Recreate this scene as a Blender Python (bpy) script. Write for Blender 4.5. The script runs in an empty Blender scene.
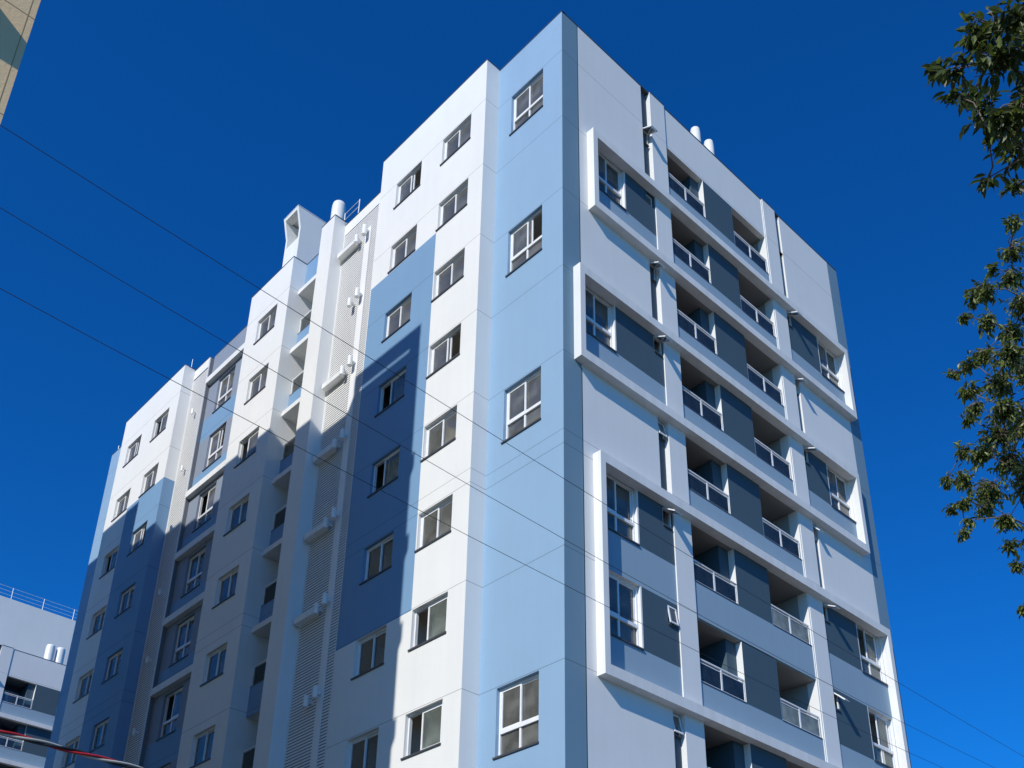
import bpy, math, random
from mathutils import Vector, Matrix
random.seed(11)
S = bpy.context.scene
COL = S.collection
ZO = 31.96          # height of the top floor joint above the ground
FH = 2.85           # storey height
ZB = -ZO            # ground, measured from the top joint

# ------------------------------------------------------------------ materials
def new_mat(name):
    m = bpy.data.materials.new(name); m.use_nodes = True
    nt = m.node_tree; nt.nodes.clear()
    return m, nt, nt.nodes, nt.links

def paint(name, col, rough=.7, joints=True, var=.03, bump=.07, streak=.022, scale=1.0):
    """painted render: faint mottling and rain streaks, thin control joints at the floors"""
    m, nt, N, L = new_mat(name)
    out = N.new('ShaderNodeOutputMaterial'); b = N.new('ShaderNodeBsdfPrincipled')
    L.new(b.outputs[0], out.inputs[0]); b.inputs['Roughness'].default_value = rough
    b.inputs['Specular IOR Level'].default_value = .3
    tc = N.new('ShaderNodeTexCoord')
    n1 = N.new('ShaderNodeTexNoise'); n1.inputs['Scale'].default_value = .7*scale; n1.inputs['Detail'].default_value = 6
    L.new(tc.outputs['Object'], n1.inputs['Vector'])
    mp = N.new('ShaderNodeMapping'); mp.inputs['Scale'].default_value = (3.5, 3.5, .22)
    L.new(tc.outputs['Object'], mp.inputs['Vector'])
    n2 = N.new('ShaderNodeTexNoise'); n2.inputs['Scale'].default_value = 1.3; n2.inputs['Detail'].default_value = 4
    L.new(mp.outputs[0], n2.inputs['Vector'])
    def mr(src, lo, hi):
        r = N.new('ShaderNodeMapRange'); r.inputs['From Min'].default_value = .3; r.inputs['From Max'].default_value = .7
        r.inputs['To Min'].default_value = lo; r.inputs['To Max'].default_value = hi
        L.new(src, r.inputs['Value']); return r.outputs[0]
    a = mr(n1.outputs['Fac'], 1-var, 1+var*.4); s = mr(n2.outputs['Fac'], 1-streak, 1+streak*.3)
    mul = N.new('ShaderNodeMath'); mul.operation = 'MULTIPLY'; L.new(a, mul.inputs[0]); L.new(s, mul.inputs[1])
    fac = mul.outputs[0]
    if joints:
        sep = N.new('ShaderNodeSeparateXYZ'); L.new(tc.outputs['Object'], sep.inputs[0])
        def line(offset, period, half):
            x = N.new('ShaderNodeMath'); x.operation = 'SUBTRACT'; L.new(sep.outputs['Z'], x.inputs[0]); x.inputs[1].default_value = offset
            if period:
                w = N.new('ShaderNodeMath'); w.operation = 'PINGPONG'; L.new(x.outputs[0], w.inputs[0]); w.inputs[1].default_value = period/2
            else:
                w = N.new('ShaderNodeMath'); w.operation = 'ABSOLUTE'; L.new(x.outputs[0], w.inputs[0])
            g = N.new('ShaderNodeMath'); g.operation = 'LESS_THAN'; L.new(w.outputs[0], g.inputs[0]); g.inputs[1].default_value = half
            return g.outputs[0]
        g1 = line(ZO, FH, .0095); g2 = line(ZO-13.83, 0, .0085)
        mx = N.new('ShaderNodeMath'); mx.operation = 'MAXIMUM'; L.new(g1, mx.inputs[0]); L.new(g2, mx.inputs[1])
        dk = N.new('ShaderNodeMath'); dk.operation = 'MULTIPLY_ADD'; L.new(mx.outputs[0], dk.inputs[0]); dk.inputs[1].default_value = -.48; dk.inputs[2].default_value = 1
        m2 = N.new('ShaderNodeMath'); m2.operation = 'MULTIPLY'; L.new(fac, m2.inputs[0]); L.new(dk.outputs[0], m2.inputs[1]); fac = m2.outputs[0]
    vm = N.new('ShaderNodeVectorMath'); vm.operation = 'SCALE'; vm.inputs[0].default_value = col
    L.new(fac, vm.inputs['Scale']); L.new(vm.outputs[0], b.inputs['Base Color'])
    n3 = N.new('ShaderNodeTexNoise'); n3.inputs['Scale'].default_value = 14; n3.inputs['Detail'].default_value = 5
    L.new(tc.outputs['Object'], n3.inputs['Vector'])
    bp = N.new('ShaderNodeBump'); bp.inputs['Strength'].default_value = bump; bp.inputs['Distance'].default_value = .02
    L.new(n3.outputs['Fac'], bp.inputs['Height']); L.new(bp.outputs[0], b.inputs['Normal'])
    return m

def plain(name, col, rough=.5, metal=0., spec=.5):
    m, nt, N, L = new_mat(name)
    out = N.new('ShaderNodeOutputMaterial'); b = N.new('ShaderNodeBsdfPrincipled'); L.new(b.outputs[0], out.inputs[0])
    tc = N.new('ShaderNodeTexCoord'); n = N.new('ShaderNodeTexNoise'); n.inputs['Scale'].default_value = 6; n.inputs['Detail'].default_value = 4
    L.new(tc.outputs['Object'], n.inputs['Vector'])
    r = N.new('ShaderNodeMapRange'); r.inputs['To Min'].default_value = .86; r.inputs['To Max'].default_value = 1.1; L.new(n.outputs['Fac'], r.inputs['Value'])
    vm = N.new('ShaderNodeVectorMath'); vm.operation = 'SCALE'; vm.inputs[0].default_value = col
    L.new(r.outputs[0], vm.inputs['Scale']); L.new(vm.outputs[0], b.inputs['Base Color'])
    b.inputs['Roughness'].default_value = rough; b.inputs['Metallic'].default_value = metal; b.inputs['Specular IOR Level'].default_value = spec
    return m

def glass(name, ior=1.8, dust=.06, dustcol=(.45, .46, .42), tint=(.8, .86, .85)):
    m, nt, N, L = new_mat(name)
    out = N.new('ShaderNodeOutputMaterial')
    tr = N.new('ShaderNodeBsdfTransparent'); tr.inputs[0].default_value = (*tint, 1)
    gl = N.new('ShaderNodeBsdfGlossy'); gl.inputs['Roughness'].default_value = .03
    fr = N.new('ShaderNodeFresnel'); fr.inputs['IOR'].default_value = ior
    mx = N.new('ShaderNodeMixShader'); L.new(fr.outputs[0], mx.inputs[0]); L.new(tr.outputs[0], mx.inputs[1]); L.new(gl.outputs[0], mx.inputs[2])
    tc = N.new('ShaderNodeTexCoord'); n = N.new('ShaderNodeTexNoise'); n.inputs['Scale'].default_value = 2.2; n.inputs['Detail'].default_value = 5
    L.new(tc.outputs['Object'], n.inputs['Vector'])
    r = N.new('ShaderNodeMapRange'); r.inputs['From Min'].default_value = .3; r.inputs['From Max'].default_value = .75
    r.inputs['To Min'].default_value = dust*.5; r.inputs['To Max'].default_value = dust*1.6; L.new(n.outputs['Fac'], r.inputs['Value'])
    df = N.new('ShaderNodeBsdfDiffuse'); df.inputs[0].default_value = (*dustcol, 1)
    m2 = N.new('ShaderNodeMixShader'); L.new(r.outputs[0], m2.inputs[0]); L.new(mx.outputs[0], m2.inputs[1]); L.new(df.outputs[0], m2.inputs[2])
    L.new(m2.outputs[0], out.inputs[0])
    return m

WHITE = paint('white_render', (.768, .772, .757))
WHITEP = paint('plain_white_render', (.768, .772, .757), joints=False)
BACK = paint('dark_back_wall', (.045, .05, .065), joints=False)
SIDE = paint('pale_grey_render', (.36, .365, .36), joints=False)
CEIL = paint('shade_grey_ceiling', (.30, .295, .28), joints=False)  # grey stands in for the occlusion shade under the balcony slabs
VOID = plain('screen_backing', (.17, .18, .20), .9)
SKYB = paint('light_blue_render', (.25, .39, .55))
MIDB = paint('mid_blue_render', (.165, .275, .36))
SLATE = paint('slate_blue_render', (.29, .40, .49), joints=False)
PATCH = paint('sky_blue_render', (.18, .318, .495))
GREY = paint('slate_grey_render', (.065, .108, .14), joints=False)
GREYL = paint('grey_render', (.24, .28, .35), joints=False)
SCREEN = paint('white_screen', (.80, .80, .79), joints=False, var=.03)
SLABW = paint('white_ledge_paint', (.768, .772, .757), joints=False, var=.06, streak=.08)
TAN = paint('tan_render', (.82, .585, .32), joints=False, bump=.25, var=.08)
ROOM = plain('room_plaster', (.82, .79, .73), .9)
ROOM_SHADED = plain('shaded_room_plaster', (.13, .125, .12), .9)  # darkened copy of the room plaster, shade of unlit rooms in its colour
ALU = plain('white_aluminium', (.80, .81, .82), .35)
SILL = plain('dark_granite', (.06, .065, .075), .4)
COPE = plain('dark_flashing', (.055, .06, .07), .45)
PVC = plain('white_pvc', (.8, .8, .78), .4)
GLASS = glass('window_glass', 2.0, .21, (.47, .475, .44), (.86, .9, .89))
CLEARG = glass('clear_railing_glass', 1.45, .05, (.4, .45, .46), (.9, .95, .95))
DUSTY = glass('dusty_glass', 1.7, .22, (.46, .53, .48))
RAILG = glass('railing_glass', 1.5, .055, (.36, .44, .48), (.8, .9, .92))
FROST = glass('filmed_railing_glass', 1.5, .42, (.50, .55, .50), (.75, .84, .82))

# ------------------------------------------------------------------ mesh helpers
class MB:
    def __init__(s): s.v = []; s.f = []; s.mi = []
    def quad(s, a, b, c, d, mi=0):
        i = len(s.v); s.v += [a, b, c, d]; s.f.append((i, i+1, i+2, i+3)); s.mi.append(mi)
    def poly(s, pts, mi=0):
        i = len(s.v); s.v += list(pts); s.f.append(tuple(range(i, i+len(pts)))); s.mi.append(mi)
    def box(s, x0, x1, y0, y1, z0, z1, mi=0):
        i = len(s.v)
        s.v += [(x0,y0,z0),(x1,y0,z0),(x1,y1,z0),(x0,y1,z0),(x0,y0,z1),(x1,y0,z1),(x1,y1,z1),(x0,y1,z1)]
        for f in ((0,3,2,1),(4,5,6,7),(0,1,5,4),(1,2,6,5),(2,3,7,6),(3,0,4,7)):
            s.f.append(tuple(i+k for k in f)); s.mi.append(mi)
    def hexa(s, b, t, mi=0):
        i = len(s.v); s.v += list(b)+list(t)
        for f in ((0,3,2,1),(4,5,6,7),(0,1,5,4),(1,2,6,5),(2,3,7,6),(3,0,4,7)):
            s.f.append(tuple(i+k for k in f)); s.mi.append(mi)
    def tube(s, pts, r, n=8, mi=0, cap=True):
        pts = [Vector(p) for p in pts]; rings = []
        for k, p in enumerate(pts):
            d = (pts[min(k+1, len(pts)-1)]-pts[max(k-1, 0)]).normalized()
            a = d.orthogonal().normalized() if k == 0 else (a-d*a.dot(d)).normalized()
            b = d.cross(a); rr = r[k] if isinstance(r, (list, tuple)) else r
            i = len(s.v); rings.append(i)
            s.v += [tuple(p+(a*math.cos(2*math.pi*j/n)+b*math.sin(2*math.pi*j/n))*rr) for j in range(n)]
        for k in range(len(rings)-1):
            for j in range(n):
                s.f.append((rings[k]+j, rings[k]+(j+1) % n, rings[k+1]+(j+1) % n, rings[k+1]+j)); s.mi.append(mi)
        if cap:
            s.f.append(tuple(rings[0]+j for j in range(n))[::-1]); s.mi.append(mi)
            s.f.append(tuple(rings[-1]+j for j in range(n))); s.mi.append(mi)
    def mesh(s, name, mats, smooth=False):
        me = bpy.data.meshes.new(name); me.from_pydata(s.v, [], s.f)
        for m in mats: me.materials.append(m)
        me.polygons.foreach_set('material_index', s.mi)
        if smooth: me.polygons.foreach_set('use_smooth', [True]*len(s.f))
        me.update(); return me
    def build(s, name, mats, parent=None, loc=(0,0,0), smooth=False):
        if not isinstance(mats, (list, tuple)): mats = [mats]
        return link(name, s.mesh(name, mats, smooth), parent, loc)

def link(name, me, parent=None, loc=(0,0,0), rz=0.):
    o = bpy.data.objects.new(name, me); COL.objects.link(o)
    o.parent = parent; o.location = loc; o.rotation_euler = (0, 0, rz); return o
def tag(o, label=None, cat=None, group=None, kind=None):
    for k, v in (('label', label), ('category', cat), ('group', group), ('kind', kind)):
        if v: o[k] = v
    return o
def empty(name, loc, label, cat, group=None):
    return tag(link(name, None, None, loc), label, cat, group)

def wall_sheet(M, P, s0, s1, z0, z1, holes, matf=lambda s, z: 0, scuts=(), zcuts=()):
    """wall face with real openings. P(s,z,d)->xyz. holes: (s0,s1,z0,z1,depth,back_mi|None,reveal_mi)"""
    ss = sorted({s0, s1, *[h[0] for h in holes], *[h[1] for h in holes], *scuts}); ss = [a for a in ss if s0 <= a <= s1]
    zs = sorted({z0, z1, *[h[2] for h in holes], *[h[3] for h in holes], *zcuts}); zs = [a for a in zs if z0 <= a <= z1]
    for a, b in zip(ss, ss[1:]):
        run = None
        for c, d in zip(zs, zs[1:]):
            ms, mz = (a+b)/2, (c+d)/2
            if any(h[0] < ms < h[1] and h[2] < mz < h[3] for h in holes): continue
            M.quad(P(a,c,0), P(b,c,0), P(b,d,0), P(a,d,0), matf(ms, mz))
    for h in holes:
        a, b, c, d, dep, back, rm = h
        if rm is None: rm = matf((a+b)/2, (c+d)/2)
        M.quad(P(a,c,0), P(a,c,dep), P(a,d,dep), P(a,d,0), rm); M.quad(P(b,c,dep), P(b,c,0), P(b,d,0), P(b,d,dep), rm)
        if c > z0: M.quad(P(a,c,dep), P(a,c,0), P(b,c,0), P(b,c,dep), rm)
        if d < z1: M.quad(P(a,d,0), P(a,d,dep), P(b,d,dep), P(b,d,0), rm)
        if back is not None: M.quad(P(a,c,dep), P(b,c,dep), P(b,d,dep), P(a,d,dep), back)

# ------------------------------------------------------------------ windows (local: x right seen from outside, y inward, z up)
CACHE = {}
def ring(M, x0, x1, y0, y1, z0, z1, t):
    M.box(x0, x0+t, y0, y1, z0, z1); M.box(x1-t, x1, y0, y1, z0, z1)
    M.box(x0+t, x1-t, y0, y1, z0, z0+t); M.box(x0+t, x1-t, y0, y1, z1-t, z1)
def window_meshes(kind, w, h, state, dusty=False):
    key = (kind, round(w, 3), round(h, 3), state, dusty)
    if key in CACHE: return CACHE[key]
    F, G, Q = MB(), MB(), MB()
    a, b = .095, .175
    gm = [DUSTY if dusty else GLASS]
    e = .003
    if kind == 'short':
        ring(F, e, w-e, a, b, e, h-e, .045)
        m = w/2
        xs = {0: ((.045, m+.03), (m-.03, w-.045)), 1: ((m-.18, w-.10), (m-.03, w-.045)), 2: ((.045, m+.03), (.16, m+.13))}[state]
        for i, (x0, x1) in enumerate(xs):
            y0 = a+.008+.036*i
            ring(F, x0, x1, y0, y0+.03, .05, h-.05, .05)
            G.quad((x0+.05, y0+.015, .1), (x1-.05, y0+.015, .1), (x1-.05, y0+.015, h-.1), (x0+.05, y0+.015, h-.1))
    elif kind == 'tall':
        ring(F, e, w-e, a, b, e, h-e, .05)
        zm = .60; m = w/2
        F.box(.05, w-.05, a-.012, b, zm-.045, zm+.045)
        F.box(m-.028, m+.028, a+.01, b-.01, .05, zm-.045)
        G.quad((.05, a+.04, .05), (w-.05, a+.04, .05), (w-.05, a+.04, zm-.04), (.05, a+.04, zm-.04))
        xs = {0: ((.05, m+.03), (m-.03, w-.05)), 1: ((m-.1, w-.16), (m-.03, w-.05)), 2: ((.05, m+.03), (.2, m+.18))}[state]
        for i, (x0, x1) in enumerate(xs):
            y0 = a+.008+.036*i
            ring(F, x0, x1, y0, y0+.03, zm+.045, h-.05, .05)
            G.quad((x0+.05, y0+.015, zm+.09), (x1-.05, y0+.015, zm+.09), (x1-.05, y0+.015, h-.1), (x0+.05, y0+.015, h-.1))
    elif kind == 'door':
        ring(F, e, w-e, a, b, e, h-e, .06); F.box(w/2-.04, w/2+.04, a+.01, b-.01, .06, h-.06)
        G.quad((.06, a+.04, .06), (w-.06, a+.04, .06), (w-.06, a+.04, h-.06), (.06, a+.04, h-.06))
    elif kind == 'awning':
        ring(F, e, w-e, .02, .08, e, h-e, .035)
        t = math.radians(state); l = h-.05
        c, s_ = math.cos(t), math.sin(t)
        def T(x, y, z):     # hinge line at the head, swings outward (negative y)
            yy, zz = y, z-(h-.04)
            return (x, .03+yy*c+zz*s_, h-.04+zz*c-yy*s_)
        def tb(x0, x1, y0, y1, z0, z1):
            F.hexa([T(x0,y0,z0),T(x1,y0,z0),T(x1,y1,z0),T(x0,y1,z0)], [T(x0,y0,z1),T(x1,y0,z1),T(x1,y1,z1),T(x0,y1,z1)])
        k = .04
        tb(.02, .02+k, -.03, 0, .03, h-.04); tb(w-.02-k, w-.02, -.03, 0, .03, h-.04)
        tb(.02+k, w-.02-k, -.03, 0, .03, .03+k); tb(.02+k, w-.02-k, -.03, 0, h-.04-k, h-.04)
        G.quad(T(.02+k,-.015,.03+k), T(w-.02-k,-.015,.03+k), T(w-.02-k,-.015,h-.04-k), T(.02+k,-.015,h-.04-k))
    if kind in ('short', 'tall'):
        Q.box(-.05, w+.02, -.035, .10, -.045, .0); sill = Q.mesh('sill', [SILL])
    elif kind == 'awning':
        Q.box(-.0+e, w-e, -.03, .05, -.03, 0); sill = Q.mesh('sill', [SILL])
    else: sill = None
    r = (F.mesh('window', [ALU]), G.mesh('pane', gm), sill); CACHE[key] = r
    return r
def put_window(parent, kind, w, h, loc, rz, state=0, dusty=False, name='window'):
    f, g, s = window_meshes(kind, w, h, state, dusty)
    o = link(name, f, parent, loc, rz)
    link('pane', g, o)
    if s: link('sill', s, o)
    return o

def room(R, P, s0, s1, z0, z1, d0, d1, mi=0):
    A = lambda s, z, d: P(s, z, d)
    M = MB(); mats = [ROOM, ROOM_SHADED][mi]; mi = 0
    M.quad(A(s0,z0,d1), A(s1,z0,d1), A(s1,z1,d1), A(s0,z1,d1), mi)
    M.quad(A(s0,z0,d0), A(s0,z0,d1), A(s0,z1,d1), A(s0,z1,d0), mi); M.quad(A(s1,z0,d0), A(s1,z0,d1), A(s1,z1,d1), A(s1,z1,d0), mi)
    M.quad(A(s0,z0,d0), A(s1,z0,d0), A(s1,z0,d1), A(s0,z0,d1), mi); M.quad(A(s0,z1,d0), A(s1,z1,d0), A(s1,z1,d1), A(s0,z1,d1), mi)
    M.build('room', mats, R)

# ------------------------------------------------------------------ street-side facade of the tower (plane x=0, runs along +y)
def PR(s, z, d): return (-d, s, z+ZO)
def zone_rows(k): return k in (1, 3, 5, 6)
def frames():   # band pairs -> left fin v, right fin v (outer faces)
    return [(0, 1, 1.02, 14.42), (2, 3, .39, 13.90), (4, 6, 1.02, 14.44)]
def row_edges(k):
    if k == 3: return .57, 13.72
    if k in (1, 5, 6): return 1.20, 14.24
    return None
def right_facade(R, rows, left=True, right=True):
    top = 1.76
    zsoff = lambda k: -.09-FH*k
    # ---- wall left of the balconies
    def win_l(k): e = row_edges(k)[0]; return e+.03, e+1.40
    def win_r(k): e = row_edges(k)[1]; return e-1.42, e-.05
    def mat_l(s, z):
        for k in (1, 3, 5, 6):
            e = row_edges(k)[0]
            if e < s < 4.0 and -FH*(k+1)+.10 < z < -FH*k-.10+(.3 if k == 6 else 0):
                if z < -FH*k-1.74 or z > -FH*k-.03: return 3
                if s > e+1.45: return 2
                return 0
        return 1 if s < .66 else 0
    if left:
        M = MB(); holes = []
        for k in range(-1, 10):
            if k in (1, 3, 5, 6):
                a, b = win_l(k)
                holes.append((a, b, -FH*k-1.72, -FH*k-.03, .22, None, 0))
                holes.append((3.6, 3.96, -FH*k-.62, -FH*k-.12, .10, None, 2))
            else:
                zt = -FH*k-.10 if k >= 0 else top
                holes.append((3.6, 4.0, max(-FH*(k+1)+.02 if k >= 0 else -.10, ZB+.2), zt if k > 0 else (top if k == -1 else -.10), .12, 2, 0))
        for za, zb in ((-8.2, top), (ZB, -11.6)): holes.append((.655, .685, za, zb, .03, 2, 2))
        zc = []
        for k in (1, 3, 5, 6): zc += [-FH*k-1.74, -FH*k-.10, -FH*(k+1)+.10, -FH*k-.03, -FH*k+.2]
        wall_sheet(M, PR, 0, 4.0, ZB, top, holes, mat_l, (.66, 1.20, .57, 2.65, 2.02), zc)
        M.build('wall', [WHITE, MIDB, GREY, SLATE], R)
    # ---- wall right of the balconies
    def mat_r(s, z):
        for k in (1, 3, 5, 6):
            e = row_edges(k)[1]
            if 10.9 < s < e and -FH*(k+1)+.10 < z < -FH*k-.10+(.3 if k == 6 else 0):
                if z < -FH*k-1.74 or z > -FH*k-.03: return 3
                if s < e-1.46: return 2
                return 0
        return 1 if s > 14.35 else 0
    if right:
        M = MB(); holes = []
        for k in range(-1, 10):
            if k in (1, 3, 5, 6):
                a, b = win_r(k)
                holes.append((a, b, -FH*k-1.72, -FH*k-.03, .22, None, 0))
                holes.append((10.93, 11.22, -FH*k-.62, -FH*k-.12, .10, None, 2))
            else:
                holes.append((10.9, 11.2, max(-FH*(k+1)+.02 if k >= 0 else -.10, ZB+.2), -FH*k-.10 if k >= 0 else top, .12, 2, 0))
        zc = []
        for k in (1, 3, 5, 6): zc += [-FH*k-1.74, -FH*k-.10, -FH*(k+1)+.10, -FH*k-.03, -FH*k+.2]
        wall_sheet(M, PR, 10.9, 15.0, ZB, top, holes, mat_r, (14.35, 14.24, 13.72, 12.78, 12.26), zc)
        M.build('wall', [WHITE, MIDB, GREY, SLATE], R)
    # ---- windows beside the balconies
    for k in range(0, 10):
        if k > rows: continue
        zl = -FH*k+ZO
        if zone_rows(k):
            if left:
                a, b = win_l(k)
                put_window(R, 'tall', b-a, 1.69, (0, a, zl-1.72), math.pi/2, 0)
                room(R, PR, a-.02, b+.6, -FH*k-2.6, -FH*k+.06, .02, 2.6, 1)
            if right:
                a, b = win_r(k)
                put_window(R, 'tall', b-a, 1.69, (0, a, zl-1.72), math.pi/2, 1 if k in (5, 6) else 0, k in (5, 6))
                room(R, PR, a-.6, b+.02, -FH*k-2.6, -FH*k+.06, .02, 2.6, 0)
        for side, v0, w in ((left, 3.6, .36), (right, 10.93 if zone_rows(k) else 10.905, .29)):
            if not side: continue
            d = 0.0 if zone_rows(k) else .08
            if k == 0 and v0 > 10: d = .06
            st = {0: 62, 1: 0, 2: 58, 3: 60, 4: 14, 5: 56, 6: 8, 7: 12}.get(k, 30) if v0 < 10 else {0: 0, 1: 62, 2: 60, 3: 64, 4: 42, 5: 62, 6: 46}.get(k, 20)
            put_window(R, 'awning', w, .56 if st else .5, (-d-(.06 if st == 0 else 0), v0+.0, zl-(.68 if st else .62)), math.pi/2, st, name='awning_window')
            if d == 0: room(R, PR, v0-.05, v0+w+.05, -FH*k-1.6, -FH*k-.02, .03, 1.0, 1)
    # ---- pillars
    if left:
        M = MB(); M.box(-.3, .035, 4.003, 4.72, 0, ZO+1.80); M.build('pillar', WHITE, R)
    if right:
        M = MB(); M.box(-.3, .035, 10.16, 10.897, 0, ZO+1.80); M.box(-.3, .02, 10.10, 10.157, 0, ZO+1.74); M.build('pillar', WHITE, R)
    # ---- parapet wall above the balconies
    M = MB(); M.box(-.18, 0, 4.723, 10.097, ZO-.09, ZO+top); M.build('parapet', WHITE, R)
    # ---- ledge bands and the box frames
    for k in range(0, min(rows, 9)+1):
        if k == 5: continue
        l, r = 4.05, 10.85
        for a, b, fl, fr in frames():
            if k in (a, b): l, r = fl, fr
        if k >= 7: l, r = 1.02, 14.44
        M = MB(); M.box(-.04, .25, l, r, ZO-2.94-FH*k, ZO-2.67-FH*k); M.build('ledge', SLABW, R)
    for a, b, fl, fr in frames():
        if a > rows: continue
        z0, z1 = ZO-2.67-FH*b+.0, ZO-2.94-FH*a
        if left:
            M = MB(); M.box(-.02, .25, fl, fl+.18, z0, z1); M.build('frame_fin', SLABW, R)
        if right:
            M = MB(); M.box(-.02, .25, fr-.2, fr, z0, z1); M.build('frame_fin', SLABW, R)
    # ---- balconies
    key = 'bal'
    if key not in CACHE:
        Sp = MB(); Sp.box(-.12, 0, 4.723, 10.097, -2.90, -1.86); Sp.box(-.13, .012, 4.76, 6.60, -1.86, -1.835, 1); Sp.box(-.13, .012, 8.20, 10.08, -1.86, -1.835, 1)
        Sl = MB(); Sl.box(-1.45, -.045, 4.723, 10.097, -2.935, -2.675)
        Pn = MB(); y0, y1 = 6.62, 8.18
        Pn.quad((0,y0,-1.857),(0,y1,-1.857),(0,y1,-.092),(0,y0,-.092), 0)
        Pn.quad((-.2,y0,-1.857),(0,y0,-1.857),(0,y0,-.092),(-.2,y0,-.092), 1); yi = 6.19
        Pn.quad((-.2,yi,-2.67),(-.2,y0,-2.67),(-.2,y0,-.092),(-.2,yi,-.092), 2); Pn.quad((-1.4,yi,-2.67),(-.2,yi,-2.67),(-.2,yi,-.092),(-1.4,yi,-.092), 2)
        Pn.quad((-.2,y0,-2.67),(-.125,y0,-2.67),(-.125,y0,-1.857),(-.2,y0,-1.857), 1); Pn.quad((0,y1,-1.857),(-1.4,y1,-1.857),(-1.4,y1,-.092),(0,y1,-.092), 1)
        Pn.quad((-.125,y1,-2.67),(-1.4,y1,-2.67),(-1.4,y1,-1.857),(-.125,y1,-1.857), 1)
        Bk = MB()
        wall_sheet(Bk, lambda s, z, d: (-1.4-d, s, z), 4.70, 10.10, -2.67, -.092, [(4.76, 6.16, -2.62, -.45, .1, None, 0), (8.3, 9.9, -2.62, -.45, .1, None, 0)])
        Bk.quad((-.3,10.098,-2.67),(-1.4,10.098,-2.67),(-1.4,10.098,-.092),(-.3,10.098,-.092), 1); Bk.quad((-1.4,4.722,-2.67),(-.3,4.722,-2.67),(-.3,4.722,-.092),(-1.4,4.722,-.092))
        def rail(y0, y1):
            F, G = MB(), MB(); ym = (y0+y1)/2-.03
            F.box(-.055, -.005, y0, y1, -1.235, -1.195); F.box(-.045, -.015, y0, y1, -1.315, -1.29)
            F.box(-.05, -.01, ym-.03, ym+.03, -1.835, -1.235); F.box(-.05, -.01, y1-.04, y1-.01, -1.835, -1.235); F.box(-.05, -.01, y0+.003, y0+.03, -1.835, -1.235)
            F.box(-.045, -.015, y0, y1, -1.83, -1.80)
            G.box(-.034, -.026, y0+.03, ym-.03, -1.80, -1.315); G.box(-.034, -.026, ym+.03, y1-.04, -1.80, -1.315)
            return F.mesh('railing', [ALU]), G.mesh('glass_panel', [RAILG])
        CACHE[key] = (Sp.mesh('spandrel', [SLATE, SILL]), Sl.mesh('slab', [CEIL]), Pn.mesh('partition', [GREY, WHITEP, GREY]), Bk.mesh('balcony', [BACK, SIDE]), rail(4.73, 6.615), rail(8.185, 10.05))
    sp, sl, pn, bk, r1, r2 = CACHE[key]
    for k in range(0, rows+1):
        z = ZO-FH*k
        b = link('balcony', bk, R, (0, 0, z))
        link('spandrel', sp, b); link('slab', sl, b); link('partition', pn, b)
        for rm in (r1, r2):
            o = link('railing', rm[0], R, (0, 0, z)); gp = link('glass_panel', rm[1], o)
            if rm is r2 and k >= 5: gp.material_slots[0].link = 'OBJECT'; gp.material_slots[0].material = FROST
        for y, dw in ((4.76, 1.4), (8.3, 1.6)):
            put_window(R, 'door', dw, 2.17, (-1.4, y, z-2.62), math.pi/2, name='balcony_door')
            room(R, PR, y-.1, y+1.7, -FH*k-2.66, -FH*k-.3, 1.42, 3.6, 1)
    # roof slab over the top balconies
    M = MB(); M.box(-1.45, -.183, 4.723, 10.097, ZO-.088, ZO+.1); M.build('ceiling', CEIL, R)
    # dark flashing along the parapet
    M = MB()
    for a, b, t in ((0, 4.0, top), (4.003, 4.72, 1.80), (4.723, 10.097, top), (10.16, 10.897, 1.80), (10.9, 15.0, top)):
        if (b <= 4.72 and not left) or (a >= 10.1 and not right): continue
        M.box(-.16, .045 if t > 1.77 else .012, a, b, ZO+t+.001, ZO+t+.035)
    M.build('coping', COPE, R)

# ================================================================== THE TOWER
B = empty('apartment_building', (0, 0, 0), 'tall white and blue apartment tower with projecting box frames, filling the middle', 'apartment building', 'apartment towers')
right_facade(B, 9)

# ---- left facade, plane y = Y, runs along -x
YF = -.526
def PLf(y):
    return lambda s, z, d: (s, y+d, z+ZO)
# corner block
M = MB(); P0 = PLf(0)
cw = [(-2.16, -.79, -FH*k-1.70, -FH*k-.03) for k in (0, 2, 4, 7, 9)]
wall_sheet(M, P0, -2.776, 0, ZB, 1.76, [(a, b, c, d, .2, None, 0) for a, b, c, d in cw])
tag(M.build('wall', SKYB, B), 'light blue corner wall')
for i, (a, b, c, d) in enumerate(cw):
    put_window(B, 'tall', b-a, d-c, (a, 0, c+ZO), 0, (0, 2, 0, 0, 0)[i])
    room(B, P0, a-.3, b+.3, d-2.55, d+.14, .02, 2.8, 0)
# projecting white block with two window columns
M = MB(); P1 = PLf(YF)
hA = [(-4.82, -3.44, -FH*k-1.15, -FH*k-.04) for k in range(0, 10)]
hB = [(-7.22, -5.89, -FH*k-1.15, -FH*k-.04) for k in range(0, 10)]
def matW1(s, z): return 1 if (-8.16 < s < -4.87 and -17.13 < z < -4.08) else 0
wall_sheet(M, P1, -8.16, -2.776, ZB, 1.82, [(a, b, c, d, .2, None, None) for a, b, c, d in hA+hB], matW1, (-4.87,), (-17.13, -4.08))
X = -2.776
M.quad((X, YF, 0), (X, 0, 0), (X, 0, ZO+1.82), (X, YF, ZO+1.82))
M.quad((-8.16, 6, ZO+.3), (-8.16, YF, ZO+.3), (-8.16, YF, ZO+1.82), (-8.16, 6, ZO+1.82))
M.quad((X, 0, ZO+1.76), (X, 6, ZO+1.76), (X, 6, ZO+1.82), (X, 0, ZO+1.82))
tag(M.build('wall', [WHITE, PATCH], B), 'white wall with a tall light blue panel')
stA = [0, 0, 0, 2, 0, 0, 1, 1, 1, 0]; stB = [2, 0, 0, 1, 1, 0, 0, 0, 0, 0]
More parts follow.
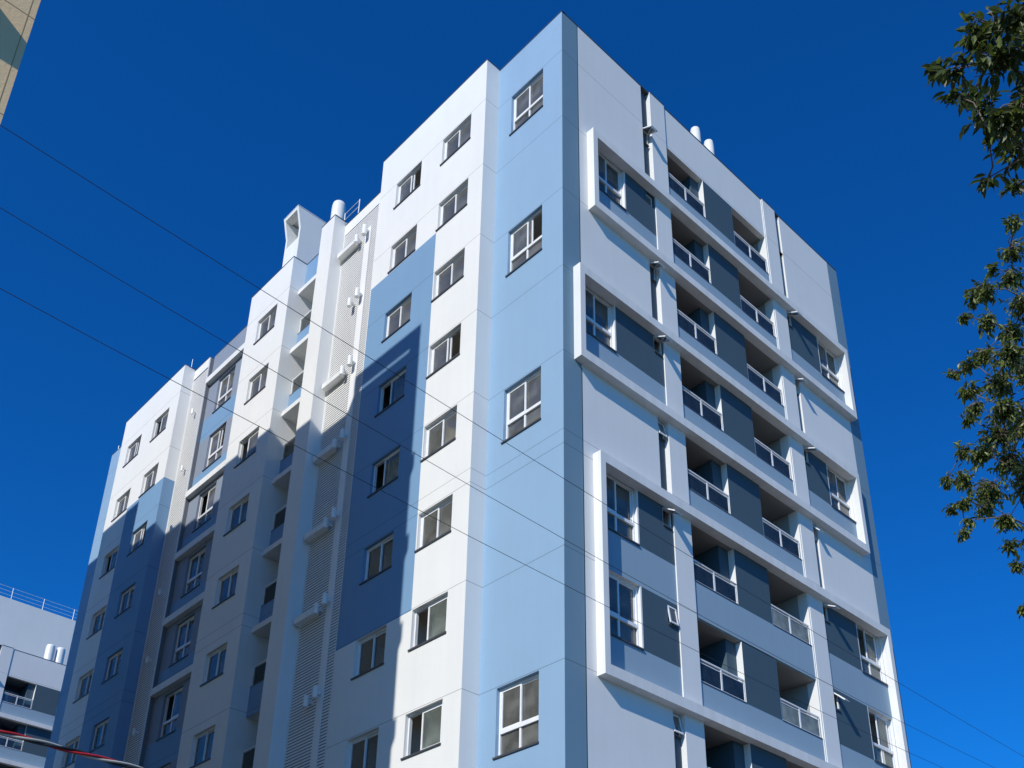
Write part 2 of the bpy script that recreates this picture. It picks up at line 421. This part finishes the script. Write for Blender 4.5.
for k, (a, b, c, d) in enumerate(hA):
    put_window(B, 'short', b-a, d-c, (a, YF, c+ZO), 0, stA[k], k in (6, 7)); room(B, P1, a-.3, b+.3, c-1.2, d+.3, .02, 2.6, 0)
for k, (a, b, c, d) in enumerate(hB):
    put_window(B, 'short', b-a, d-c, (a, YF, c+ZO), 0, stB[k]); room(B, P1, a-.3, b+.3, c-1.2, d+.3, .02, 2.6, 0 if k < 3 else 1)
# louvred screens
def louvre(u0, u1, yf, ztop):
    M = MB(); z = -25.0
    M.box(-u1, -u0, yf+.045, yf+.3, 0, ZO+ztop, 1)
    M.box(-u1, -u0, yf+.002, yf+.045, ZO+ztop-.5, ZO+ztop, 0)
    M.box(-u1, -u1+.03, yf, yf+.045, ZO-25.2, ZO+ztop-.5, 0); M.box(-u0-.03, -u0, yf, yf+.045, ZO-25.2, ZO+ztop-.5, 0)
    M.box(-u1, -u0, yf+.002, yf+.045, 0, ZO-25.2, 0)
    while z < ztop-.58:
        x0, x1 = -u1+.03, -u0-.03
        b = [(x0, yf+.003, z+ZO), (x1, yf+.003, z+ZO), (x1, yf+.012, z+ZO), (x0, yf+.012, z+ZO)]
        t = [(x0, yf+.012, z+ZO+.066), (x1, yf+.012, z+ZO+.066), (x1, yf+.021, z+ZO+.066), (x0, yf+.021, z+ZO+.066)]
        M.hexa(b, t); z += .092
    return M.build('louvre_screen', [SCREEN, VOID], B)
louvre(8.163, 10.22, YF, .36)
louvre(20.80, 22.077, -.05, 1.32)
# flat duct, exhaust stubs and drip troughs on the wide screen
M = MB(); M.box(-8.83, -8.52, YF-.02, YF-.001, ZO-25, ZO-.95); M.build('duct', SCREEN, B)
for k in range(0, 8):
    z = ZO-FH*k
    M = MB()
    if k == 0:
        M.tube([(-8.62, YF-.2, z-1.42), (-8.62, YF-.2, z-1.02)], .085, 12)
    else:
        M.tube([(-8.66, YF-.2, z-1.32), (-8.66, YF-.2, z-.98)], .08, 12)
    M.tube([(-8.64, YF-.2, z-1.15), (-8.64, YF-.05, z-1.15)], .055, 10)
    M.build('exhaust_stub', PVC, B, smooth=False)
    M = MB(); M.tube([(-9.06, YF-.2, z-1.46), (-9.06, YF-.2, z-1.14)], .075, 12); M.tube([(-9.06, YF-.2, z-1.28), (-9.06, YF+.01, z-1.28)], .05, 10)
    M.build('exhaust_stub', PVC, B)
    if k not in (1, 6, 7):
        M = MB(); M.box(-10.16, -9.18, YF-.22, YF-.003, z-1.40, z-1.20); M.build('drip_trough', PVC, B)
for k in range(0, 8):
    z = ZO-FH*k
    M = MB(); M.tube([(-21.25, -.2, z-1.52), (-21.25, -.2, z-1.28)], .05, 10); M.tube([(-21.25, -.2, z-1.38), (-21.25, -.04, z-1.38)], .035, 8)
    M.build('exhaust_stub', PVC, B)
# white pier
M = MB(); M.box(-11.03, -10.223, -.98, 1.35, 0, ZO+.56); M.build('pillar', WHITEP, B)
# service balcony recess
xa, xb = -13.707, -11.033
M = MB(); M.box(xa, xb, 1.35, 1.5, 0, ZO+.4); M.build('wall', WHITE, B)
for k in range(0, 10):
    z = ZO-FH*k
    if k != 6:
        M = MB(); M.box(xa, xb, -.15, 1.348, z-.17, z+.03); o = M.build('ledge', SLABW, B)
    else:
        M = MB(); M.box(xa, xb, .05, 1.348, z-.17, z+.03); M.build('ledge', SLABW, B)
    M = MB(); zt = z-2.0; M.box(xa, xb, .055, .16, z-2.82 if k != 5 else z-2.82, zt); M.box(xa, xb, .045, .17, zt+.001, zt+.025, 1)
    if k == 5: M.box(xa, xb, .048, .054, z-3.02, z-2.80)
    M.build('spandrel', [PATCH, SILL], B)
    M = MB(); M.box(xa+.02, xb, .07, .12, z-1.31, z-1.27); M.box(xa+.02, xa+.06, .075, .115, z-1.975, z-1.31); M.box(-12.4, -12.36, .075, .115, z-1.975, z-1.31)
    o = M.build('railing', ALU, B)
    G = MB(); G.box(xa+.06, xb, .092, .1, z-1.95, z-1.34); G.build('glass_panel', CLEARG, o)
M = MB(); M.box(xa, xb, .06, .2, ZO+.033, ZO+1.46); M.build('parapet', PATCH, B)
# second projecting block, window column C
hC = [(-15.86, -14.49, -FH*k-1.42, -FH*k-.31) for k in range(0, 10)]
M = MB(); wall_sheet(M, P1, -16.72, -13.71, ZB, 1.48, [(a, b, c, d, .2, None, None) for a, b, c, d in hC])
M.quad((-13.71, YF, 0), (-13.71, 1.35, 0), (-13.71, 1.35, ZO+1.48), (-13.71, YF, ZO+1.48))
M.quad((-16.72, .3, 0), (-16.72, YF, 0), (-16.72, YF, ZO+1.48), (-16.72, .3, ZO+1.48))
M.build('wall', WHITE, B)
stC = [0, 0, 1, 0, 0, 0, 0, 0, 0, 0]
for k, (a, b, c, d) in enumerate(hC):
    put_window(B, 'short', b-a, d-c, (a, YF, c+ZO), 0, stC[k]); room(B, P1, a-.3, b+.3, c-1.2, d+.3, .02, 2.6, 0 if k < 3 else 1)
# recessed bay, window column D
hD = [(-20.0, -18.65, -FH*k-1.96, -FH*k-.27) for k in range(0, 10)]
def matD(s, z):
    k = math.floor(-z/FH); r = z+FH*k      # r in (-2.85,0]
    if z > 0: return 1
    return 0 if (r < -1.98 or (r > -.25 and k in (1, 6))) else 1
zc = []
for k in range(0, 11): zc += [-FH*k-1.98, -FH*k, -FH*k-.25]
M = MB(); wall_sheet(M, PLf(.15), -20.797, -16.723, ZB, 1.46, [(a, b, c, d, .2, None, None) for a, b, c, d in hD], matD, (), zc)
M.build('wall', [PATCH, GREYL], B)
for k, (a, b, c, d) in enumerate(hD):
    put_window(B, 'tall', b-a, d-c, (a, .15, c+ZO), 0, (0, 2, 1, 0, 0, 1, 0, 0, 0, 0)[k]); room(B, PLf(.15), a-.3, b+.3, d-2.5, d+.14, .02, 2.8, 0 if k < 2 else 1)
    if k not in (1, 6):
        z = ZO-FH*k; M = MB(); M.box(-20.797, -16.723, -.05, .147, z-.12, z+.16); M.build('ledge', SLABW, B)
# third block, window columns E and F
hE = [(-24.24, -22.9, -FH*k-1.48, -FH*k-.39) for k in range(0, 10)]
hF = [(-26.78, -25.42, -FH*k-1.50, -FH*k-.42) for k in range(0, 10)]
M = MB(); wall_sheet(M, P1, -27.6, -22.08, ZB, 1.40, [(a, b, c, d, .2, None, None) for a, b, c, d in hE+hF], lambda s, z: 1 if (s > -25.36 and z < -4.40) else 0, (-25.36,), (-4.40,))
M.quad((-22.08, YF, 0), (-22.08, .1, 0), (-22.08, .1, ZO-4.4), (-22.08, YF, ZO-4.4), 1)
M.quad((-22.08, YF, ZO-4.4), (-22.08, .1, ZO-4.4), (-22.08, .1, ZO+1.4), (-22.08, YF, ZO+1.4), 0)
M.quad((-27.6, .1, 0), (-27.6, YF, 0), (-27.6, YF, ZO+1.4), (-27.6, .1, ZO+1.4), 0)
tag(M.build('wall', [WHITE, PATCH], B), 'white wall with a blue lower corner')
for k, (a, b, c, d) in enumerate(hE):
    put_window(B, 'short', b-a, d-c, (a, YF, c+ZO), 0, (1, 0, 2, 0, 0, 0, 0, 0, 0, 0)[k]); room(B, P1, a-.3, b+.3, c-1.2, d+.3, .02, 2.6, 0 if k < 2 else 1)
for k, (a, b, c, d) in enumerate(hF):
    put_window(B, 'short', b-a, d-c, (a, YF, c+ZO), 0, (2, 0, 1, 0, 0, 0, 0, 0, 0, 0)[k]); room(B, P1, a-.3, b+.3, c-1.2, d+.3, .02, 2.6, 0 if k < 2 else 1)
# far end strip, end wall, back wall, roof
M = MB(); XL = -30.1
wall_sheet(M, P0, XL, -27.6, ZB, 1.12, [])
M.quad((XL, 15, 0), (XL, 0, 0), (XL, 0, ZO+1.12), (XL, 15, ZO+1.12)); M.quad((0, 15, 0), (XL, 15, 0), (XL, 15, ZO+1.76), (0, 15, ZO+1.76))
tag(M.build('wall', SKYB, B), 'light blue end wall')
M = MB(); M.box(XL+.05, -.2, .31, 14.95, ZO+.12, ZO+.3); M.build('roof', COPE, B)
# flashing along the left-hand parapets
M = MB()
def cope(x0, x1, y, z): M.box(x0, x1, y-.012, y+.16, ZO+z+.001, ZO+z+.03)
cope(-2.75, .012, 0, 1.76); cope(-8.17, -2.764, YF, 1.82); cope(-10.22, -8.175, YF, .36); cope(-11.042, -10.21, -.98, .56)
cope(-13.69, -11.045, .06, 1.46); cope(-16.73, -13.70, YF, 1.48); cope(-20.79, -16.74, .15, 1.46); cope(-22.07, -20.8, -.05, 1.32); cope(-27.61, -22.08, YF, 1.40); cope(XL, -27.62, 0, 1.12)
M.box(-2.776, -2.764, YF+.15, 0, ZO+1.821, ZO+1.85); M.box(-10.235, -10.211, -.82, YF, ZO+.561, ZO+.59); M.box(-13.71, -13.698, YF+.15, .06, ZO+1.481, ZO+1.51); M.box(-22.08, -22.068, YF+.15, -.05, ZO+1.401, ZO+1.43)
M.build('coping', COPE, B)
# hooded stair-head tower on the roof
M = MB(); x0, x1 = -17.6, -16.47; yb, yt = 1.0, .76; y2 = 6.5
z0, zm, zt = ZO+.3, ZO+6.35, ZO+7.42; t = .12
M.quad((x0,yb,z0),(x1,yb,z0),(x1,yb,zm-.55),(x0,yb,zm-.55))                       # plain front below the mouth
for a, b in ((x0, x0+t), (x1-t, x1)):
    M.hexa([(a,yb,zm-.55),(b,yb,zm-.55),(b,yb+t,zm-.55),(a,yb+t,zm-.55)], [(a,yb,zm),(b,yb,zm),(b,yb+t,zm),(a,yb+t,zm)])
    M.hexa([(a,yb,zm),(b,yb,zm),(b,yb+t,zm),(a,yb+t,zm)], [(a,yt,zt),(b,yt,zt),(b,yb+t,zt),(a,yb+t,zt)])
M.hexa([(x0+t,yt+.03,zt-.14),(x1-t,yt+.03,zt-.14),(x1-t,yb+t,zt-.14),(x0+t,yb+t,zt-.14)], [(x0+t,yt,zt),(x1-t,yt,zt),(x1-t,yb+t,zt),(x0+t,yb+t,zt)])
M.quad((x0+t,yb+t,zt),(x1-t,yb+t,zt),(x1-t,2.4,zt-.14),(x0+t,2.4,zt-.14)); M.quad((x0+t,yb+.6,zm-.55),(x1-t,yb+.6,zm-.55),(x1-t,yb+1.4,zt-.14),(x0+t,yb+1.4,zt-.14))
M.quad((x0+t,yb,zm-.55),(x1-t,yb,zm-.55),(x1-t,yb+.6,zm-.55),(x0+t,yb+.6,zm-.55))
for xx in (x0+t, x1-t): M.quad((xx,yb+t,zm-.55),(xx,2.4,zm-.55),(xx,2.4,zt-.14),(xx,yb+t,zt-.14))
for xx in (x0, x1): M.poly([(xx,yb,z0),(xx,y2,z0),(xx,y2,zt),(xx,yb+t,zt),(xx,yb+t,zm-.55),(xx,yb,zm-.55)])
M.quad((x0,yb+t,zt),(x1,yb+t,zt),(x1,y2,zt),(x0,y2,zt)); M.quad((x1,y2,z0),(x0,y2,z0),(x0,y2,zt),(x1,y2,zt))
M.build('stair_head', WHITEP, B)
M = MB(); M.box(x0-.01, x1+.012, yb+t+.02, y2, zt+.002, zt+.035); M.box(x0-.01, x1+.012, yt-.01, yb+t+.02, zt+.002, zt+.03); M.build('coping', ALU, B)
# roof guard rail
M = MB(); yr = .3; zr = ZO+2.05
for u in (10.82, 11.75): M.tube([(-u, yr, ZO+.3), (-u, yr, zr+.77)], .022, 8)
for dz in (.74, .42): M.tube([(-10.82, yr, zr+dz), (-11.75, yr, zr+dz)], .013, 8)
M.build('roof_railing', PVC, B)
for u, y, z in ((22.2, -.2, 1.42), (29.9, .15, 1.12), (.1, .15, 1.78)):
    M = MB(); M.tube([(-u, y, ZO+z), (-u, y, ZO+z+(.55 if u > 1 else .12))], .012, 6); M.build('lightning_rod', ALU, B)

# round roof vents; the far tower's tanks share this shape
def tank(x, y, z0, r, h, label, group=None, cat='water tank'):
    M = MB(); prof = [(0, r*.94), (.03, r), (h*.33, r), (h*.34, r*1.015), (h*.36, r*1.015), (h*.37, r), (h*.93, r), (h*.97, r*.95), (h, r*.86)]
    M.tube([(0, 0, p[0]) for p in prof], [p[1] for p in prof], 28)
    o = M.build('roof_cylinder', PVC, None, (x, y, z0), smooth=True); tag(o, label, cat, group)
    return o
tank(-12.62, .5, ZO+.3, .27, 3.85, 'white cylindrical vent behind the top of the white pier, beside the roof rail')
tank(-.62, 7.33, ZO+.3, .18, 3.22, 'left one of two round white vents showing above the sunlit right parapet')
tank(-.62, 8.09, ZO+.3, .18, 3.22, 'right one of two round white vents showing above the sunlit right parapet')

# ================================================================== second tower of the same kind, behind on the left
T2 = empty('apartment_building', (-54, -.08, -.95), 'smaller looking white apartment tower with balconies, low at the left edge', 'apartment building', 'apartment towers')
right_facade(T2, 4)
M = MB()
M.quad((-20, 0, 0), (0, 0, 0), (0, 0, ZO+1.76), (-20, 0, ZO+1.76)); M.quad((-20, 15, 0), (0, 15, 0), (0, 15, ZO+1.76), (-20, 15, ZO+1.76)); M.quad((-20, 0, 0), (-20, 15, 0), (-20, 15, ZO+1.76), (-20, 0, ZO+1.76))
for k in range(5, 10): M.box(-.2, -.01, 4.72, 10.1, ZO-.1-FH*(k+1), ZO-.1-FH*k)
M.build('wall', WHITE, T2)
M = MB(); M.box(-19.9, -.3, .2, 14.8, ZO+.1, ZO+.3); M.build('roof', COPE, T2)
M = MB(); M.box(-14, -3.0, -4, 13.5, ZO+.3, ZO+6.61); M.box(-14, -3.0, -4, -.01, 1.5, ZO+.3); M.build('stair_core', WHITEP, T2)
M = MB()
for i in range(9):
    y = -3.9+i*2.15; M.tube([(-3.12, y, ZO+6.6), (-3.12, y, ZO+7.5)], .022, 6)
for dz in (7.48, 7.18, 6.9): M.tube([(-3.12, -3.9, ZO+dz), (-3.12, 13.3, ZO+dz)], .010, 6)
M.build('roof_railing', PVC, T2)
for y, l in ((7.12, 'left one of a pair of white tanks on the far left tower parapet'), (7.80, 'right one of a pair of white tanks on the far left tower parapet')):
    tank(-54.7, y, ZO-.65, .30, 2.85, l)

# ================================================================== tan building across the side street
TB = empty('tan_building', (-1.2, -12.92, 0), 'tan rendered building whose sunlit corner cuts the top left of the picture', 'building')
M = MB()
def tbox(x0, x1, zt, y0=-17.0, y1=0.0): M.box(x0, x1, y0, y1, 0, zt)
# heights measured from the shadow it throws
tbox(-3.2, 0, ZO+.47); tbox(-6.0, -3.202, ZO-.08); tbox(-18.9, -6.002, ZO+2.05); tbox(-30, -18.902, ZO+4.05)
# roof slab carried on short posts
M.box(-3.2, 0, -.16, -.002, ZO+.66, ZO+1.22); M.box(-3.19, -2.95, -.15, -.01, ZO+.471, ZO+.659); M.box(-.45, -.01, -.15, -.01, ZO+.471, ZO+.659)
M.build('wall', TAN, TB)
for i in range(11):
    z = ZO-10.57+2.63*(i-7)
    if z > ZO-1: continue
    M = MB(); M.box(.003, .48, -2.6, -1.10, z-.52, z); M.build('balcony', TAN, TB)
M = MB()
for i in range(-7, 5):
    z = ZO-10.66+2.63*i
    if z < ZO and z > 1: M.box(-.002, .004, -16.9, -.0, z-.008, z+.008)
M.box(-.002, .0035, -.132, -.118, 1, ZO)
M.build('groove', plain('tan_joint', (.36, .26, .13), .9), TB)

# ================================================================== ground
gm, nt, N, L = new_mat('asphalt')
out = N.new('ShaderNodeOutputMaterial'); b = N.new('ShaderNodeBsdfPrincipled'); L.new(b.outputs[0], out.inputs[0])
tc = N.new('ShaderNodeTexCoord'); n = N.new('ShaderNodeTexNoise'); n.inputs['Scale'].default_value = 3; n.inputs['Detail'].default_value = 8; L.new(tc.outputs['Object'], n.inputs['Vector'])
cr = N.new('ShaderNodeValToRGB'); cr.color_ramp.elements[0].color = (.035, .035, .037, 1); cr.color_ramp.elements[1].color = (.075, .073, .07, 1)
L.new(n.outputs['Fac'], cr.inputs[0]); L.new(cr.outputs[0], b.inputs['Base Color']); b.inputs['Roughness'].default_value = .9
ground = plain('dry_ground', (.11, .09, .06), .95)
pave = plain('concrete_paving', (.22, .205, .18), .9)
linep = plain('road_paint', (.7, .7, .68), .7)
M = MB(); M.quad((-900,-900,-.02),(900,-900,-.02),(900,900,-.02),(-900,900,-.02)); tag(M.build('ground', ground), kind='structure')
M = MB(); M.quad((5.5,-200,0),(14,-200,0),(14,200,0),(5.5,200,0)); M.quad((-200,-10.5,.0),(5.5,-10.5,.0),(5.5,-4.5,.0),(-200,-4.5,.0)); tag(M.build('road', gm), kind='structure')
M = MB(); M.box(2.2, 5.5, -2, 200, -.1, .13); M.box(-200, 5.5, -4.5, -2.002, -.1, .13); M.box(14, 17, -200, 200, -.1, .13); M.box(-200, 5.5, -12.85, -10.5, -.1, .13); tag(M.build('pavement', pave), kind='structure')
M = MB()
for i in range(-20, 30): M.quad((9.7, i*6, .004), (9.82, i*6, .004), (9.82, i*6+3, .004), (9.7, i*6+3, .004))
tag(M.build('road_marking', linep), kind='structure')

# ================================================================== overhead cables along the street
WIREM = plain('black_cable', (.02, .02, .025), .5)
def wire(name, x, zpts, r, mat, label, ya=-38, yb=60, n=60):
    (y1, z1), (y2, z2), (y3, z3) = zpts
    def f(y): return z1*(y-y2)*(y-y3)/((y1-y2)*(y1-y3))+z2*(y-y1)*(y-y3)/((y2-y1)*(y2-y3))+z3*(y-y1)*(y-y2)/((y3-y1)*(y3-y2))
    M = MB(); M.tube([(x, ya+(yb-ya)*i/n, f(ya+(yb-ya)*i/n)+ZO) for i in range(n+1)], r, 6)
    return tag(M.build(name, mat, smooth=True), label, 'cable', 'cables over the street')
wire('overhead_cable', 9, ((-14.42, -24.16), (-8.5, -24.38), (-.5, -24.53)), .0025, WIREM, 'highest of three thin black cables slanting down across the tower')
wire('overhead_cable', 9, ((-14.28, -24.80), (-9.2, -25.02), (-1.37, -25.01)), .0023, WIREM, 'middle one of three thin black cables slanting down across the tower')
wire('overhead_cable', 9, ((-14.15, -25.39), (-9.5, -25.49), (-2.47, -25.41)), .0023, WIREM, 'lowest of three thin black cables slanting down across the tower')
RED = plain('red_cable', (.5, .02, .025), .45); PALE = plain('pale_cable', (.5, .47, .40), .5)
M = MB()
fine = [(9, -16+.02*i, ZO-28.145) for i in range(0, 520)]
for j, mi in enumerate((0, 1, 2)):
    M.tube([(9+.009*math.cos(2.1*j+p[1]*13), p[1], p[2]+.009*math.sin(2.1*j+p[1]*13)) for p in fine], .0076, 6, mi)
tag(M.build('twisted_cable', [RED, WIREM, PALE], smooth=True), 'thick twisted red, black and pale cable crossing the bottom left corner', 'cable')

# ================================================================== tree at the right edge
lm, nt, N, L = new_mat('glossy_leaf')
out = N.new('ShaderNodeOutputMaterial'); b = N.new('ShaderNodeBsdfPrincipled'); tl = N.new('ShaderNodeBsdfTranslucent'); mx = N.new('ShaderNodeMixShader'); mx.inputs[0].default_value = .30
L.new(b.outputs[0], mx.inputs[1]); L.new(tl.outputs[0], mx.inputs[2]); L.new(mx.outputs[0], out.inputs[0])
at = N.new('ShaderNodeAttribute'); at.attribute_name = 'leaf_tone'
cr = N.new('ShaderNodeValToRGB'); cr.color_ramp.elements[0].color = (.022, .032, .010, 1); cr.color_ramp.elements[1].color = (.20, .245, .065, 1)
e = cr.color_ramp.elements.new(.6); e.color = (.085, .112, .030, 1)
L.new(at.outputs['Fac'], cr.inputs[0]); L.new(cr.outputs[0], b.inputs['Base Color']); lt = N.new('ShaderNodeVectorMath'); lt.operation = 'MULTIPLY'; lt.inputs[1].default_value = (1.7, 1.75, .9); L.new(cr.outputs[0], lt.inputs[0]); L.new(lt.outputs[0], tl.inputs[0])
b.inputs['Roughness'].default_value = .42; b.inputs['Specular IOR Level'].default_value = .45
bark = plain('bark', (.16, .13, .10), .9)
UP = [(13.69, -10.36, 7.94, 0.177), (13.52, -10.42, 7.71, 0.097), (13.35, -10.22, 8.05, 0.051), (13.71, -10.28, 7.73, 0.209), (13.66, -10.16, 7.45, 0.192), (13.37, -10.06, 7.93, 0.073), (13.31, -9.58, 8.47, 0.095), (13.35, -9.55, 8.23, 0.14), (13.42, -9.35, 8.0, 0.154), (13.48, -9.97, 7.54, 0.063), (13.4, -9.42, 7.62, 0.074), (13.34, -9.79, 7.44, 0.043), (13.88, -10.35, 7.85, 0.175), (13.83, -10.1, 7.51, 0.207), (13.69, -9.78, 7.4, 0.211), (13.81, -9.59, 8.6, 0.237)]
LO = [(12.41, -6.42, 9.97, 0.13), (12.33, -6.31, 9.78, 0.141), (12.21, -6.44, 9.86, 0.065), (12.28, -6.96, 9.17, 0.141), (12.12, -6.86, 9.25, 0.092), (11.87, -6.48, 9.42, 0.064), (12.0, -6.25, 9.43, 0.139), (12.09, -5.99, 9.43, 0.152), (11.8, -5.96, 9.35, 0.131), (12.25, -6.68, 8.59, 0.199), (11.73, -6.25, 9.05, 0.106), (11.55, -6.22, 9.08, 0.064), (11.94, -6.16, 8.79, 0.209), (11.8, -6.58, 8.49, 0.11), (11.67, -6.18, 8.62, 0.114), (12.02, -6.45, 8.21, 0.199), (11.4, -5.64, 8.89, 0.077), (11.61, -5.51, 8.65, 0.218), (11.4, -5.95, 8.35, 0.094), (11.64, -6.11, 8.08, 0.183), (11.59, -5.31, 8.46, 0.219), (11.15, -5.87, 8.17, 0.063), (11.15, -5.45, 8.36, 0.131), (11.34, -5.33, 8.2, 0.217), (11.11, -5.8, 7.87, 0.052), (11.27, -5.87, 7.82, 0.093), (11.33, -5.56, 7.88, 0.127), (11.14, -5.75, 7.6, 0.072), (11.36, -6.06, 7.49, 0.07), (11.6, -5.75, 7.53, 0.133), (11.32, -5.06, 7.66, 0.097), (11.63, -5.85, 6.97, 0.069), (11.54, -5.68, 6.61, 0.04), (12.59, -6.75, 9.95, 0.085), (12.55, -6.63, 9.08, 0.254), (12.27, -6.08, 8.88, 0.293), (12.08, -5.87, 8.38, 0.312), (11.92, -5.76, 7.82, 0.287), (11.51, -4.75, 7.78, 0.221)]
TR = empty('street_tree', (15.3, -5.6, 0), 'leafy dark green tree reaching in from the right edge', 'tree')
org = Vector((15.3, -5.6, 0))
rnd = random.Random(3)
W_, C_ = MB(), MB(); tones = []
trunk = [Vector((0, 0, 0)), Vector((.05, .1, 2.2)), Vector((-.1, -.2, 4.4)), Vector((-.05, -.6, 6.4)), Vector((-.25, -1.0, 8.4)), Vector((-.2, -1.2, 10.8))]
TK = MB(); TK.tube([tuple(p) for p in trunk], [.20, .17, .15, .12, .09, .04], 10)
TK.build('trunk', bark, TR, smooth=True)
LIT_TONE = [.5]
def leaf(p, d, ln, wd):
    d = d.normalized(); up = Vector((rnd.gauss(0, .5), rnd.gauss(0, .5), 1)); s = d.cross(up).normalized(); nn = s.cross(d)
    fold = nn*wd*.22
    pts = [p, p+d*ln*.3+s*wd*.46+fold, p+d*ln*.62+s*wd*.42+fold, p+d*ln-nn*ln*.10, p+d*ln*.62-s*wd*.42+fold, p+d*ln*.3-s*wd*.46+fold]
    mid1, mid2 = p+d*ln*.3, p+d*ln*.62
    i = len(C_.v); C_.v += [tuple(q) for q in pts]+[tuple(mid1), tuple(mid2)]
    t = min(1, max(0, rnd.gauss(LIT_TONE[0], .24)))
    for f in ((0,1,6),(1,2,7,6),(2,3,7),(0,6,5),(6,7,4,5),(7,3,4)):
        C_.f.append(tuple(i+k for k in f)); C_.mi.append(0); tones.append(t)
near, far_, rest = [], [], []
def spray(c, r, ln, n, placed):
    LIT_TONE[0] = .40 if placed is near else .66  # upper sprays darker, others lighter: shade and sunlight put into leaf colour
    c = Vector(c)-org
    # a limb grows from the nearest clump that is closer to the trunk, else from the trunk itself
    dt = lambda p: math.hypot(p.x, p.y)
    k = min(range(1, len(trunk)), key=lambda j: abs(trunk[j].z-(c.z-.9)))
    cand = [q for q in placed if dt(q) < dt(c)-.05 and q.z < c.z+.35]
    a = min(cand, key=lambda q: (q-c).length) if cand else trunk[k]
    if (a-c).length > (trunk[k]-c).length: a = trunk[k]
    L_ = (c-a).length; wob = lambda: Vector((rnd.gauss(0, .05), rnd.gauss(0, .05), rnd.gauss(.04, .04)))*L_
    r0 = min(.022, .006+.006*L_)
    W_.tube([tuple(a), tuple(a+(c-a)*.33+wob()), tuple(a+(c-a)*.66+wob()), tuple(c)], [r0, r0*.8, r0*.55, .0035], 5)
    placed.append(c)
    outd = (c-a).normalized()
    for j in range(max(3, int(n/8))):
        dv = Vector((rnd.gauss(0, 1), rnd.gauss(0, 1), rnd.gauss(-.1, .8))).normalized()
        dv = (dv+outd*.45).normalized()
        tip = c+dv*r*rnd.uniform(.5, 1.0)
        s0 = c-outd*r*.35; bend = Vector((rnd.gauss(0, .12), rnd.gauss(0, .12), .12))*r
        W_.tube([tuple(s0), tuple((s0+tip)/2+bend), tuple(tip)], [.0045, .003, .0018], 4)
        for q in range(8):
            f = .15+.85*q/7
            p = c+(tip-c)*f+Vector((rnd.gauss(0, .014), rnd.gauss(0, .014), rnd.gauss(0, .012)))
            d = (dv*.55+Vector((rnd.gauss(0, .6), rnd.gauss(0, .6), rnd.gauss(-.75, .45))))
            l_ = ln*rnd.uniform(.6, 1.22)
            leaf(p, d, l_, l_*.38*rnd.uniform(.8, 1.2))
jobs = [((x, y, z), r, .092, max(18, int(3900*r*r+24)), near) for x, y, z, r in UP]+[((x, y, z), r, .072, max(34, int(7600*r*r+44)), far_) for x, y, z, r in LO]
jobs.sort(key=lambda q: math.hypot(q[0][0]-org.x, q[0][1]-org.y))
for q in jobs: spray(*q)
made = 0
while made < 150:     # the rest of the crown, outside the frame to the right
    a = rnd.uniform(0, 6.28); rr = rnd.uniform(.3, 3.3); zz = rnd.uniform(6.3, 10.9)
    q = Vector((15.1+math.cos(a)*rr, -5.4+math.sin(a)*rr, zz))
    if q.y < -8.6 or q.x < 15.35-.27*(q.y+15.3): continue
    spray(q, .36, .088, 110, rest); made += 1
W_.build('branches', bark, TR, smooth=True)
co = C_.build('crown', lm, TR)
at_ = co.data.attributes.new('leaf_tone', 'FLOAT', 'FACE'); at_.data.foreach_set('value', tones)

# ================================================================== light
SUN = Vector((.25, -.755, .525)).normalized()
el = math.asin(SUN.z); az = math.atan2(SUN.x, SUN.y)
w = bpy.data.worlds.new('World'); S.world = w; w.use_nodes = True
nt = w.node_tree; N = nt.nodes; L = nt.links; N.clear()
out = N.new('ShaderNodeOutputWorld'); bg = N.new('ShaderNodeBackground'); sk = N.new('ShaderNodeTexSky'); hs = N.new('ShaderNodeHueSaturation')
sk.sky_type = 'NISHITA'; sk.sun_disc = False; sk.sun_elevation = el; sk.sun_rotation = az
sk.altitude = 600; sk.air_density = 1.0; sk.dust_density = .2; sk.ozone_density = 3.0
hs.inputs['Saturation'].default_value = 1.25
tint = N.new('ShaderNodeVectorMath'); tint.operation = 'MULTIPLY'; tint.inputs[1].default_value = (.14, 1.0, 1.69)   # deep, strongly saturated winter blue
L.new(sk.outputs[0], hs.inputs['Color']); L.new(hs.outputs[0], tint.inputs[0]); L.new(tint.outputs[0], bg.inputs[0]); L.new(bg.outputs[0], out.inputs[0])
bg.inputs[1].default_value = .09
sl = bpy.data.lights.new('sun', 'SUN'); sl.energy = 4.2; sl.angle = math.radians(.5); sl.color = (1, .957, .875)
so = bpy.data.objects.new('sun', sl); COL.objects.link(so); so.rotation_euler = SUN.to_track_quat('Z', 'Y').to_euler(); so.location = (20, -60, 60)

# ================================================================== camera (photo is a crop from the upper part of the frame: lens shift)
cam = bpy.data.cameras.new('camera'); co_ = bpy.data.objects.new('camera', cam); COL.objects.link(co_); S.camera = co_
R_ = Matrix(((0.6875524220675185, 0.7259984814748022, 0.014066691344099604), (0.31594780646567644, -0.31654627870327073, 0.8944134597760919), (0.6537955724067089, -0.6105118003244431, -0.44701978833826933))).transposed()
co_.matrix_world = Matrix.Translation((14.95867, -15.29578, -30.35589+ZO)) @ R_.to_4x4()
cam.sensor_width = 36; cam.lens = 36*1108.74/1024; cam.shift_x = -(519.628-512)/1024; cam.shift_y = (645.852-384)/1024
cam.clip_start = .1; cam.clip_end = 3000
S.view_settings.view_transform = 'Standard'; S.view_settings.look = 'None'; S.view_settings.exposure = 0; S.view_settings.gamma = 1
S.render.resolution_x = 1024; S.render.resolution_y = 768
S.render.engine = 'CYCLES'
S.cycles.max_bounces = 8; S.cycles.transparent_max_bounces = 16
